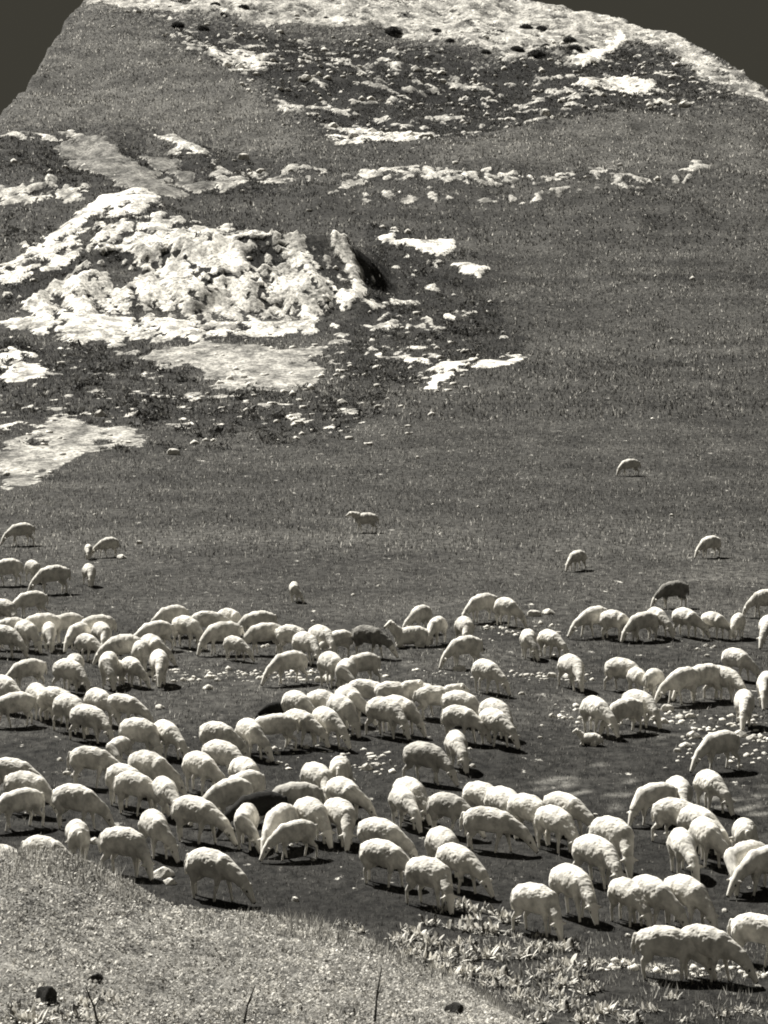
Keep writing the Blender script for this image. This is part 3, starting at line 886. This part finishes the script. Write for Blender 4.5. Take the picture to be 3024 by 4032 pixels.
    no = np.empty(nvt * 3, np.float32); m.vertices.foreach_get('normal', no); no = no.reshape(-1, 3)
    hv = np.array(h0); hv1 = np.array(h1)
    ax = hv1 - hv; t = np.clip(((co - hv) @ ax) / (ax @ ax), -0.4, 1)
    dhead = np.linalg.norm(co - (hv + t[:, None] * ax), axis=1)
    head = (dhead < 0.11) & (((co - hv) @ ax) > -0.30 * (ax @ ax))
    legs = (co[:, 2] < (0.10 if lying else 0.27)) & ~head
    woolm = ~(head | legs)
    d = (fbm(co[:, 0] * 7 + co[:, 2] * 4, co[:, 1] * 7 + co[:, 2] * 5, seed, 3) - 0.5) * 0.030
    d2 = (fbm(co[:, 0] * 28, co[:, 1] * 28 + co[:, 2] * 30, seed + 5, 2) - 0.5) * 0.012
    co = co + no * ((d + d2) * woolm)[:, None]
    m.vertices.foreach_set('co', co.astype(np.float32).ravel())
    for x_ in (M_wool, M_hair, M_horn): m.materials.append(x_)
    npoly = len(m.polygons)
    cc = np.empty(npoly * 3, np.float32); m.polygons.foreach_get('center', cc); cc = cc.reshape(-1, 3)
    mi = np.zeros(npoly, np.int32)
    t = np.clip(((cc - hv) @ ax) / (ax @ ax), -0.4, 1)
    dhead = np.linalg.norm(cc - (hv + t[:, None] * ax), axis=1)
    hd_ = (dhead < 0.13) & (((cc - hv) @ ax) > -0.25 * (ax @ ax))
    mi[hd_] = 1
    mi[(cc[:, 2] < (0.06 if lying else 0.26)) & ~hd_] = 1
    if not lying: mi[(cc[:, 2] < 0.028) & ~hd_] = 2
    mi[np.linalg.norm(cc - (hv1 + ax * 0.12), axis=1) < 0.032] = 2
    for s in (-1, 1):
        ey = hv + ax * 0.30 + np.array([-st * s, ct * s, 0]) * 0.066 + np.array([0, 0, 0.015])
        mi[np.linalg.norm(cc - ey, axis=1) < 0.019] = 2
    m.polygons.foreach_set('material_index', mi)
    smooth(m)
    m.update()
    return m


VAR = {
    'g0': sheep_mesh('sheep', 'graze', 0.0, 0.03, seed=1),
    'g1': sheep_mesh('sheep', 'graze', 0.45, 0.07, seed=2, tail=0.02),
    'g2': sheep_mesh('sheep', 'graze', -0.45, -0.06, fat=1.03, seed=3),
    'g3': sheep_mesh('sheep', 'low', 0.15, 0.10, fat=0.96, seed=4, tail=-0.02),
    'g4': sheep_mesh('sheep', 'low', -0.2, -0.12, fat=1.05, seed=5),
    'g5': sheep_mesh('sheep', 'graze', 0.9, 0.02, fat=1.0, seed=6),
    'w': sheep_mesh('sheep', 'level', 0.0, 0.09, seed=7),
    'u': sheep_mesh('sheep', 'up', 0.2, 0.05, seed=8),
    'l': sheep_mesh('sheep', 'up', 0.5, 0, lying=True, seed=9),
}
GR = ['g0', 'g1', 'g2', 'g3', 'g4', 'g0', 'g3', 'g5']

# u of body, row of the back, heading (0 right, 90 away, 180 left, 270 towards the camera), options
SHEEP = [
 (85,2052,187,dict(s=.95,k='g3',l='lone white sheep stretched leftward, highest at the left edge above the flock')),
 (348,2136,265,dict(s=.62,l='tiny white sheep seen head-on, left of a slanting sheep, above the flock')),
 (427,2110,215,dict(s=.8,k='g4',l='small white sheep slanting down to the left, alone above the left flock')),
 (352,2215,290,dict(s=.8,l='small white sheep bending down to right, below two tiny ones at left')),
 (2480,1802,190,dict(s=.85,l='lone white sheep grazing leftward, the highest and farthest of all')),
 (1440,2010,180,dict(s=.85,k='w',l='lone long-bodied white sheep walking level, middle of the open slope')),
 (2795,2099,200,dict(s=.9,l='lone white sheep grazing leftward, high at right above the dark one')),
 (2272,2154,212,dict(s=.85,l='lone white sheep bent to the lower left, right of centre on open slope')),
 (1159,2286,282,dict(s=.68,l='small lone white sheep facing the camera, just above the middle of flock')),
 (2650,2270,190,dict(t='grey',l='sheep with shade painted as dark grey wool, grazing left above the right flock')),
 (30,2192,185,{}),(130,2197,300,dict(s=.85)),(208,2216,198,{}),(125,2311,190,{}),(15,2343,340,{}),
 (165,2403,185,{}),(265,2394,200,{}),(45,2423,180,{}),(105,2432,320,{}),(195,2440,285,dict(s=.9)),(15,2452,345,{}),
 (310,2437,240,dict(s=.9)),(380,2412,200,{}),(402,2442,290,dict(s=.9)),(345,2482,320,dict(s=.9)),
 (110,2575,200,dict(s=.95)),(295,2556,90,{}),(272,2583,330,{}),(428,2556,270,{}),(520,2577,322,dict(s=.85)),(465,2590,90,dict(s=.75)),
 (490,2488,172,{}),(555,2503,92,{}),(600,2480,330,{}),(628,2553,312,{}),
 (20,2649,320,{}),(150,2672,300,{}),(220,2685,345,{}),(60,2706,205,{}),(275,2720,340,{}),(350,2760,338,{}),(390,2698,300,{}),(485,2710,340,{}),
 (550,2815,338,{}),(655,2815,322,{}),
 (820,2392,10,{}),(905,2385,332,dict(s=.9)),(1015,2392,195,{}),(680,2375,200,{}),(615,2430,200,{}),(735,2418,325,{}),
 (880,2440,182,{}),(1045,2443,185,{}),(1150,2448,340,{}),(1205,2480,332,{}),(1265,2452,322,{}),(1335,2468,200,dict(s=.9)),(925,2490,318,dict(s=.8)),
 (1450,2448,335,dict(t='grey')),(1140,2546,215,{}),(1305,2558,300,{}),(1430,2557,200,{}),(1362,2577,262,{}),
 (1440,2655,345,{}),(1550,2663,350,dict(k='w')),(1640,2668,345,{}),(1715,2678,0,dict(k='w')),(1815,2703,335,{}),(1950,2736,330,{}),(1945,2768,310,{}),(1810,2757,330,{}),
 (1570,2727,332,{}),(1515,2738,325,{}),(1915,2585,332,dict(k='g3')),(1797,2853,275,{}),(1675,2903,345,dict(t='flank_shade')),
 (1170,2708,325,{}),(1275,2703,330,{}),(1180,2776,330,{}),(1285,2772,320,{}),(1085,2752,182,dict(t='black',s=.6)),(1080,2790,188,{}),
 (1375,2690,330,{}),(1345,2727,332,{}),(860,2830,335,{}),(985,2812,315,{}),(875,2905,322,{}),(965,2965,310,{}),(790,2943,305,dict(s=1.05)),
 (965,3012,222,{}),(905,3050,200,{}),(1025,3090,198,dict(t='black',l='black sheep standing in the middle of the front white sheep')),
 (1165,3055,180,dict(t='flank_shade')),(1250,2990,300,{}),(1340,2967,90,{}),(1355,3040,300,{}),(1225,3120,330,{}),(1340,3122,312,{}),
 (1105,3145,250,{}),(1165,3215,205,dict(s=.85)),(970,3147,265,{}),(770,3103,335,dict(s=1.1)),
 (830,3325,338,dict(s=1.0,k='g3',l='large white sheep grazing right, frontmost left, just behind the knoll')),
 (50,2963,345,{}),(110,3022,338,{}),(80,3078,215,{}),(300,3075,340,{}),(360,2926,345,{}),(468,2885,250,dict(s=.8)),(490,2995,335,{}),(530,3020,330,{}),
 (590,2945,335,dict(s=1.08)),(650,3035,315,{}),(610,3177,312,{}),(305,3203,100,{}),(175,3272,340,{}),(20,3305,345,{}),(490,3245,340,{}),
 (3015,2310,180,{}),(2340,2377,205,{}),(2420,2388,325,{}),(2530,2393,200,{}),(2585,2377,290,{}),(2700,2381,330,{}),(2810,2393,312,dict(s=.9)),
 (2905,2405,250,dict(s=.8)),(3022,2408,260,{}),
 (1655,2377,235,dict(s=.9)),(1720,2415,250,dict(s=.9)),(1620,2470,180,dict(k='l')),(1900,2322,200,{}),(1995,2342,330,{}),(1830,2412,310,{}),(1830,2493,202,{}),
 (2080,2465,270,dict(s=.9)),(2165,2468,312,dict(s=.9)),(2250,2562,310,{}),(2450,2576,330,{}),(2510,2615,312,dict(s=.85)),(2575,2620,60,dict(s=.85)),
 (2690,2617,218,{}),(2770,2604,190,{}),(2845,2606,335,{}),(2900,2537,318,{}),(3015,2632,250,{}),(2930,2702,270,{}),(2345,2727,325,{}),(2460,2730,200,{}),(2515,2700,330,{}),
 (2325,2885,160,dict(k='l',s=.55)),(2835,2865,195,{}),
 (2580,3057,198,{}),(2672,3037,282,{}),(2795,3013,292,{}),(2665,3130,345,{}),(2750,3155,320,{}),(2685,3240,275,{}),(2780,3205,285,{}),(2930,3200,90,{}),
 (2410,3205,335,dict(s=1.1)),(2345,3272,325,dict(s=1.05)),(2935,3297,205,{}),(3025,3305,195,{}),
 (1615,3036,300,{}),(1588,3072,285,{}),(1765,3100,345,dict(t='flank_shade')),(1900,3065,340,{}),(1985,3082,312,{}),(2080,3113,335,{}),(2220,3098,330,{}),(2185,3152,320,{}),
 (1925,3150,335,{}),(1745,3240,318,{}),(1800,3300,315,{}),(1500,3197,335,{}),(1510,3283,342,dict(s=.97)),(1690,3360,332,{}),
 (2110,3458,335,{}),(2250,3395,300,{}),(2470,3447,325,dict(s=.9)),(2565,3433,320,{}),(2700,3427,312,{}),
 (2625,3612,350,dict(k='g0',l='white sheep at far front right, its head hidden behind the frontmost sheep')),
 (2775,3625,340,dict(k='g3',l='frontmost white sheep of all, grazing right beside white stones')),
 (2985,3570,345,dict(l='white sheep cut by the right edge, behind the frontmost grazing pair')),
]


def band_name(t):
    for lim, nm in ((2360, 'thin upper edge of the flock'), (2520, 'rear line of the flock'), (2645, 'second line of the flock'), (2790, 'third line of the flock'),
                    (2990, 'middle line of the flock'), (3140, 'fourth line from the front'), (3240, 'third line from the front'), (3380, 'second line from the front'), (9999, 'front line')):
        if t < lim: return nm


def side_name(u):
    return 'left third' if u < 1000 else 'middle third' if u < 2000 else 'right third'


def facing(h):
    h %= 360
    return ('facing right' if h < 30 or h >= 325 else 'facing away' if h < 150 else 'facing left' if h < 208 else
            'turned down left' if h < 250 else 'facing the camera' if h < 290 else 'turned down right')


zz_ = {}
for i, s in enumerate(SHEEP): zz_.setdefault((band_name(s[1]), side_name(s[0])), []).append(i)
slab = {}
for (bn, sn), ids in zz_.items():
    ids.sort(key=lambda i: SHEEP[i][0])
    for k, i in enumerate(ids):
        u, t, h, op = SHEEP[i]
        tone_ = {'black': 'black', 'grey': 'dark shade-greyed', 'flank_shade': 'shade-greyed'}.get(op.get('t'), 'white')
        slab[i] = op.get('l') or ('%s sheep %s, %s in %s, %s' % (tone_, facing(h), ordinal(k, len(ids)), sn, bn)).replace('thin upper edge of the flock', 'upper fringe of the flock')
mats_by_tone = {'black': (M_wool_black, M_hair_black, M_horn), 'grey': (M_wool_shade, M_hair, M_horn), 'flank_shade': (None, None, None)}
M_wool_part_shade = noisy_material('part_shade_wool', 0.26, 0.55, 4.0, 0.95, 0.10, 0.004)  # white wool darkened, flank shade put into its colour
mats_by_tone['flank_shade'] = (M_wool_part_shade, M_hair, M_horn)
for i, (u, t, h, op) in enumerate(SHEEP):
    s = op.get('s', 1.0) * random.uniform(0.97, 1.03)
    k = 0.85 * s / CAM_H
    if op.get('k') == 'l': k *= 0.55
    v = (t - k * 840) / (1 - k)
    g_ = ground(u, v, 41)
    if g_ is None: continue
    kk = op.get('k') or random.choice(GR)
    if kk == 'g5' and not (200 < h < 340): kk = 'g0'
    o = bpy.data.objects.new('sheep', VAR[kk]); C.objects.link(o)
    o.location = (g_[0], g_[1], g_[2] - 0.012)
    if 305 < h < 350: h -= random.uniform(4, 28)
    elif 182 <= h < 215: h += random.uniform(0, 20)
    o.rotation_euler = (0, 0, math.radians(h + random.uniform(-5, 5)))
    o.scale = (s * random.uniform(0.82, 0.94), s * random.uniform(0.90, 1.02), s * random.uniform(1.03, 1.13))
    if 't' in op:
        for q, mm in enumerate(mats_by_tone[op['t']]):
            o.material_slots[q].link = 'OBJECT'; o.material_slots[q].material = mm
    tag(o, slab[i], 'sheep', 'sheep grazing on the hillside')
print('sheep', len(SHEEP))

# ------------------------------------------------------------------ leafy weeds
def plant_mesh(name, seed, nleaf=22, tall=0.30):
    r = random.Random(seed)
    V, Fc, T = [], [], []
    for q in range(nleaf):
        az = r.uniform(0, 2 * math.pi)
        lean = r.uniform(0.15, 1.25)
        L_ = tall * r.uniform(0.45, 1.1)
        w = L_ * r.uniform(0.14, 0.26)
        bx, by = r.uniform(-.12, .12), r.uniform(-.12, .12)
        d = Vector((math.cos(az) * math.sin(lean), math.sin(az) * math.sin(lean), math.cos(lean)))
        side = Vector((-math.sin(az), math.cos(az), 0))
        up = side.cross(d)
        b0 = len(V)
        tone = r.uniform(0.40, 0.85) if r.random() < 0.62 else r.uniform(0.04, 0.14)
        for j in range(6):
            f = j / 5
            wd = w * math.sin(math.pi * min(0.97, 0.08 + 0.9 * f)) ** 0.8
            c = Vector((bx, by, 0)) + d * L_ * f - Vector((0, 0, 1)) * L_ * 0.30 * f * f + up * 0.0
            for sd_ in (-1, 0, 1):
                V.append(c + side * wd * 0.5 * sd_ + up * (0.12 * wd * abs(sd_)))
                T.append(tone)
        for j in range(5):
            for c_ in (0, 1):
                a = b0 + j * 3 + c_
                Fc.append((a, a + 1, a + 4, a + 3))
    m = make_mesh(name, np.array([tuple(v) for v in V]), np.array(Fc), 4)
    set_attr(m, 'tone', T)
    smooth(m)
    m.materials.append(M_leaf)
    return m


PL = [plant_mesh('leafy_weed', s, 34 + 6 * (s % 3), 0.17 + 0.04 * (s % 3)) for s in range(6)]
PLANTS = []
rr = random.Random(5)
for u, v, sc_ in [(1740, 3590, 1), (1800, 3575, 1), (1850, 3590, .9), (1900, 3590, 1), (1950, 3600, 1), (1990, 3625, .9), (1780, 3650, 1), (1850, 3660, 1.1), (1930, 3670, 1), (2010, 3680, .9),
                 (1690, 3640, .9), (1640, 3690, 1), (1600, 3660, .8), (1560, 3700, .8), (1700, 3720, 1), (1770, 3740, 1), (1840, 3760, 1.1), (1910, 3770, 1), (1980, 3780, 1), (2060, 3770, 1.1), (2110, 3740, 1),
                 (2150, 3745, 1), (2170, 3790, .9), (2230, 3810, 1), (2100, 3850, 1.1), (2040, 3880, 1), (1960, 3850, 1), (1890, 3850, 1), (2150, 3900, 1.1), (2210, 3880, 1), (2280, 3850, .9),
                 (2120, 3960, 1.1), (2200, 3980, 1), (2290, 3960, 1), (2350, 3900, .8), (2370, 3990, 1), (2470, 3960, .8), (2560, 3980, .8), (2650, 3930, .6), (2760, 3960, .7), (2840, 4000, .8), (2920, 3980, .6), (2990, 4000, .8), (2580, 3880, .5),
                 (2480, 4020, .9), (2700, 4020, .8), (2090, 4020, 1)]:
    PLANTS.append((u, v, sc_, 'right of the knoll' if u < 2250 else 'at the bottom right'))
for _ in range(85):
    u = rr.uniform(1560, 2330); lo = 3560 + abs(u - 1850) * 0.45; hi = min(4040, 3700 + (u - 1500) * 0.62)
    if lo < hi: PLANTS.append((u, rr.uniform(lo, hi), rr.uniform(.5, 1.0), 'right of the knoll'))
for u, v, sc_ in [(2310, 3790, .55), (2330, 3800, .55), (2360, 3790, .5), (2420, 3800, .6), (2440, 3805, .5), (2470, 3800, .6), (2520, 3805, .55), (2550, 3820, .5), (2590, 3815, .6), (2620, 3830, .5), (2765, 3840, .4), (2810, 3825, .4), (2860, 3850, .4), (2990, 3850, .5), (2970, 3840, .4)]:
    PLANTS.append((u, v, sc_, 'by the hooves of the frontmost sheep'))
for u, v, sc_ in [(1340, 3640, .8), (1390, 3650, .9), (1420, 3670, .7), (1290, 3645, .5), (1250, 3645, .5)]:
    PLANTS.append((u, v, sc_, 'on the crest of the knoll'))
for u, v, sc_ in [(90, 4020, .9), (230, 3990, .8), (280, 4010, .8), (330, 3960, .7), (420, 3930, .8), (460, 3950, .8), (380, 4020, .7), (540, 4000, .5), (60, 3960, .6), (130, 4030, .8)]:
    PLANTS.append((u, v, sc_, 'round the dark lump on the knoll'))
for u, v, sc_ in [(870, 4010, .5), (930, 4025, .5), (1165, 3990, .5), (1300, 4010, .5), (1380, 4000, .5), (1560, 4010, .5), (640, 4020, .4), (700, 4000, .4), (1240, 3900, .35), (1700, 4010, .5), (1640, 4020, .45), (1850, 4025, .5)]:
    PLANTS.append((u, v, sc_, 'along the bottom of the knoll'))
zp = {}
for i, p in enumerate(PLANTS): zp.setdefault(p[3], []).append(i)
for nm, ids in zp.items():
    ids.sort(key=lambda i: PLANTS[i][0])
    for k, i in enumerate(ids):
        u, v, s, _ = PLANTS[i]
        onk = 'knoll' in nm and 'right of' not in nm
        g_ = ground(u, v, 22 if onk else 33)
        if g_ is None: continue
        o = bpy.data.objects.new('leafy_weed', PL[i % 6]); C.objects.link(o)
        fs = s * (0.85 if onk else 1.05)
        o.location = (g_[0], g_[1], g_[2] - 0.01)
        o.rotation_euler = (rr.uniform(-.1, .1), rr.uniform(-.1, .1), rr.uniform(0, 6.28))
        o.scale = (fs, fs, fs * 1.1)
        if len(ids) > 20:
            q = k // 8
            row = ids[q * 8:(q + 1) * 8]
            lab = 'pale weed %s, %s in %s clump' % (nm, ordinal(k % 8, len(row)), ['first', 'second', 'third', 'fourth', 'fifth', 'sixth', 'seventh', 'eighth', 'ninth', 'tenth', 'eleventh', 'twelfth', 'thirteenth', 'fourteenth', 'fifteenth', 'sixteenth', 'seventeenth', 'eighteenth'][q])
        else:
            lab = 'pale leafy weed %s, %s there' % (nm, ordinal(k, len(ids)))
        tag(o, lab, 'plant', 'pale leafy weeds in the foreground')

# dark round shrubs on the pale crest
def shrub_mesh(seed):
    r = np.random.default_rng(seed)
    n = 1500
    d = r.normal(size=(n, 3)); d /= np.linalg.norm(d, axis=1)[:, None]
    lump = 0.75 + 0.35 * fbm(d[:, 0] * 2 + 5, d[:, 1] * 2 + d[:, 2] * 2 + 5, seed, 2)
    c = d * (lump * r.random(n) ** 0.25)[:, None]
    c[:, 2] = np.abs(c[:, 2]) * 0.75
    a = r.normal(size=(n, 3)) * 0.07; b = r.normal(size=(n, 3)) * 0.07
    V = np.stack([c - a, c + b, c + a], 1).reshape(-1, 3)
    m = make_mesh('shrub', V, np.arange(n * 3), 3)
    set_attr(m, 'tone', np.repeat(0.02 + 0.06 * r.random(n), 3))
    m.materials.append(M_leaf)
    return m


SHR = [shrub_mesh(s) for s in range(3)]
SH = [(957, 36, 24), (1285, 76, 15), (1195, 50, 12), (848, 24, 20), (880, 58, 14), (1717, 128, 22), (1548, 132, 34), (1968, 128, 15), (2036, 205, 30), (2150, 185, 18), (2241, 165, 27),
      (2262, 200, 30), (1772, 165, 18), (2070, 118, 30), (2130, 120, 24), (1913, 210, 20), (2113, 222, 34), (2305, 196, 16), (1065, 60, 14), (1590, 60, 9), (700, 105, 26), (800, 118, 24)]
SH.sort()
for k, (u, v, w) in enumerate(SH):
    g_ = ground(u, v, 150)
    if g_ is None: continue
    o = bpy.data.objects.new('shrub', SHR[k % 3]); C.objects.link(o)
    s = 1.1 * w / F * math.hypot(g_[0], g_[1])
    o.location = (g_[0], g_[1], g_[2] - 0.02); o.scale = (s, s, s); o.rotation_euler = (0, 0, k * 1.3)
    wd = ['first', 'second', 'third', 'fourth', 'fifth', 'sixth', 'seventh', 'eighth', 'ninth', 'tenth', 'eleventh'][k % 11]
    tag(o, '%s dark shrub on the pale crest, %s from the %s' % ('wide' if w > 22 else 'small round', wd if k < 11 else ['first', 'second', 'third', 'fourth', 'fifth', 'sixth', 'seventh', 'eighth', 'ninth', 'tenth', 'eleventh'][len(SH) - 1 - k], 'left' if k < 11 else 'right'), 'shrub', 'dark shrubs on the pale crest')

def scrub(polys, dens, s0, s1):
    Vs, Ts = [], []
    for p in polys:
        pp = plan(p); ar = np.array(pp); a0, a1 = ar.min(0), ar.max(0)
        n_ = int((a1[0] - a0[0]) * (a1[1] - a0[1]) * dens)
        qx = a0[0] + rng.random(n_) * (a1[0] - a0[0]); qy = a0[1] + rng.random(n_) * (a1[1] - a0[1])
        k_ = poly_mask(qx, qy, pp) & (fbm(qx / 2.2, qy / 3.0, 77, 3) > 0.47) & (qx > -37) & (qx < edge_right(qy) - 1)
        g_, b_, t_ = cover(qx, qy)
        k_ &= b_ < 0.4
        qx, qy = qx[k_], qy[k_]; qz = height(qx, qy)
        for x_, y_, z_ in zip(qx, qy, qz):
            m_ = 26
            R_ = s0 + (s1 - s0) * rng.random() ** 2
            c = rng.normal(size=(m_, 3)) * R_ * 0.45
            c[:, 2] = np.abs(c[:, 2]) * 0.8
            c += (x_, y_, z_)
            a = rng.normal(size=(m_, 3)) * R_ * 0.16; b = rng.normal(size=(m_, 3)) * R_ * 0.16
            Vs.append(np.stack([c - a, c + b, c + a], 1).reshape(-1, 3))
            Ts.append(np.repeat((0.020 + 0.05 * rng.random()) * (0.6 + 3.0 * rng.random(m_) ** 3), 3))
    V = np.concatenate(Vs)
    m = make_mesh('dark_scrub', V, np.arange(len(V)), 3)
    set_attr(m, 'tone', np.concatenate(Ts)); m.materials.append(M_leaf)
    o = bpy.data.objects.new('dark_scrub', m); C.objects.link(o)
    tag(o, 'low dark scrub growing between the pale rocks of the slope', 'scrub', kind='stuff')
    print('scrub', len(V) // 78)


scrub([[(0, 560), (900, 560), (1150, 780), (0, 780)], [(0, 820), (700, 850), (1200, 960), (0, 1250)], [(0, 1340), (600, 1380), (900, 1540), (1700, 1500), (1300, 1750), (0, 1800)],
       [(1440, 900), (1850, 1000), (2050, 1350), (1800, 1520), (1350, 1520), (1400, 1250)],
       [(640, 130), (1500, 150), (1850, 230), (2400, 150), (2700, 150), (3000, 390), (2400, 460), (1650, 560), (1400, 560), (900, 260)],
       [(345, -20), (2170, -20), (2650, 160), (3000, 380), (2600, 260), (2230, 215), (1500, 110), (340, 45)]], 1.5, 0.15, 0.55)

# dark lumps added in place of dark holes, and dry stalks on the knoll
for u, v, w, lab in [(185, 3945, 62, 'large lump for a dark hole among leaves at the bottom left of the knoll'),
                     (375, 3865, 34, 'angular lump for a dark hole just right of the large dark one on the knoll'),
                     (1790, 3990, 42, 'rounded lump for a dark hole at the bottom right of the knoll'),
                     (998, 3728, 12, 'small dark lump in the middle of the knoll'),
                     (1295, 3752, 10, 'small dark lump on the knoll, below the crest weeds'),
                     (1150, 3686, 9, 'tiny dark lump near the crest of the knoll'),
                     (160, 3493, 9, 'tiny dark lump near the left crest of the knoll'),
                     (1300, 3875, 17, 'upright dark lump on the right of the knoll'),
                     (490, 3922, 9, 'tiny dark lump beside pale leaves at lower left')]:
    g_ = ground(u, v, 22)
    o = bpy.data.objects.new('dark_stone', rock_mesh('dark_stone', int(u), 3, 0.8)); C.objects.link(o)
    o.data.materials.append(M_lump_dark)
    s = w / F * g_[1]
    o.location = (g_[0], g_[1], g_[2] + s * 0.3); o.scale = (s, s, s)
    tag(o, lab, 'stone', 'dark lumps on the knoll')
for u, v, hgt, ln, lab in [(960, 4030, .34, .10, 'dark dry stalk leaning right at the bottom middle of the knoll'),
                           (1475, 4030, .50, .06, 'tall dark dry stalk at the bottom of the knoll, rightmost'),
                           (385, 4030, .32, -.10, 'dark dry stalk leaning left beside the leaves at lower left')]:
    g_ = ground(u, v, 22)
    bm = bmesh.new()
    capsule_chain(bm, [((0, 0, -0.02), 0.012), ((ln * .3, 0, hgt * .45), 0.009), ((ln, 0, hgt), 0.005)], 8)
    capsule_chain(bm, [((ln * .3, 0, hgt * .45), 0.006), ((ln * .3 + .05, .02, hgt * .7), 0.004)], 6)
    m = bpy.data.meshes.new('dry_stalk'); bm.to_mesh(m); bm.free(); smooth(m); m.materials.append(M_stalk)
    o = bpy.data.objects.new('dry_stalk', m); C.objects.link(o); o.location = g_
    tag(o, lab, 'stalk', 'dark dry stalks on the knoll')
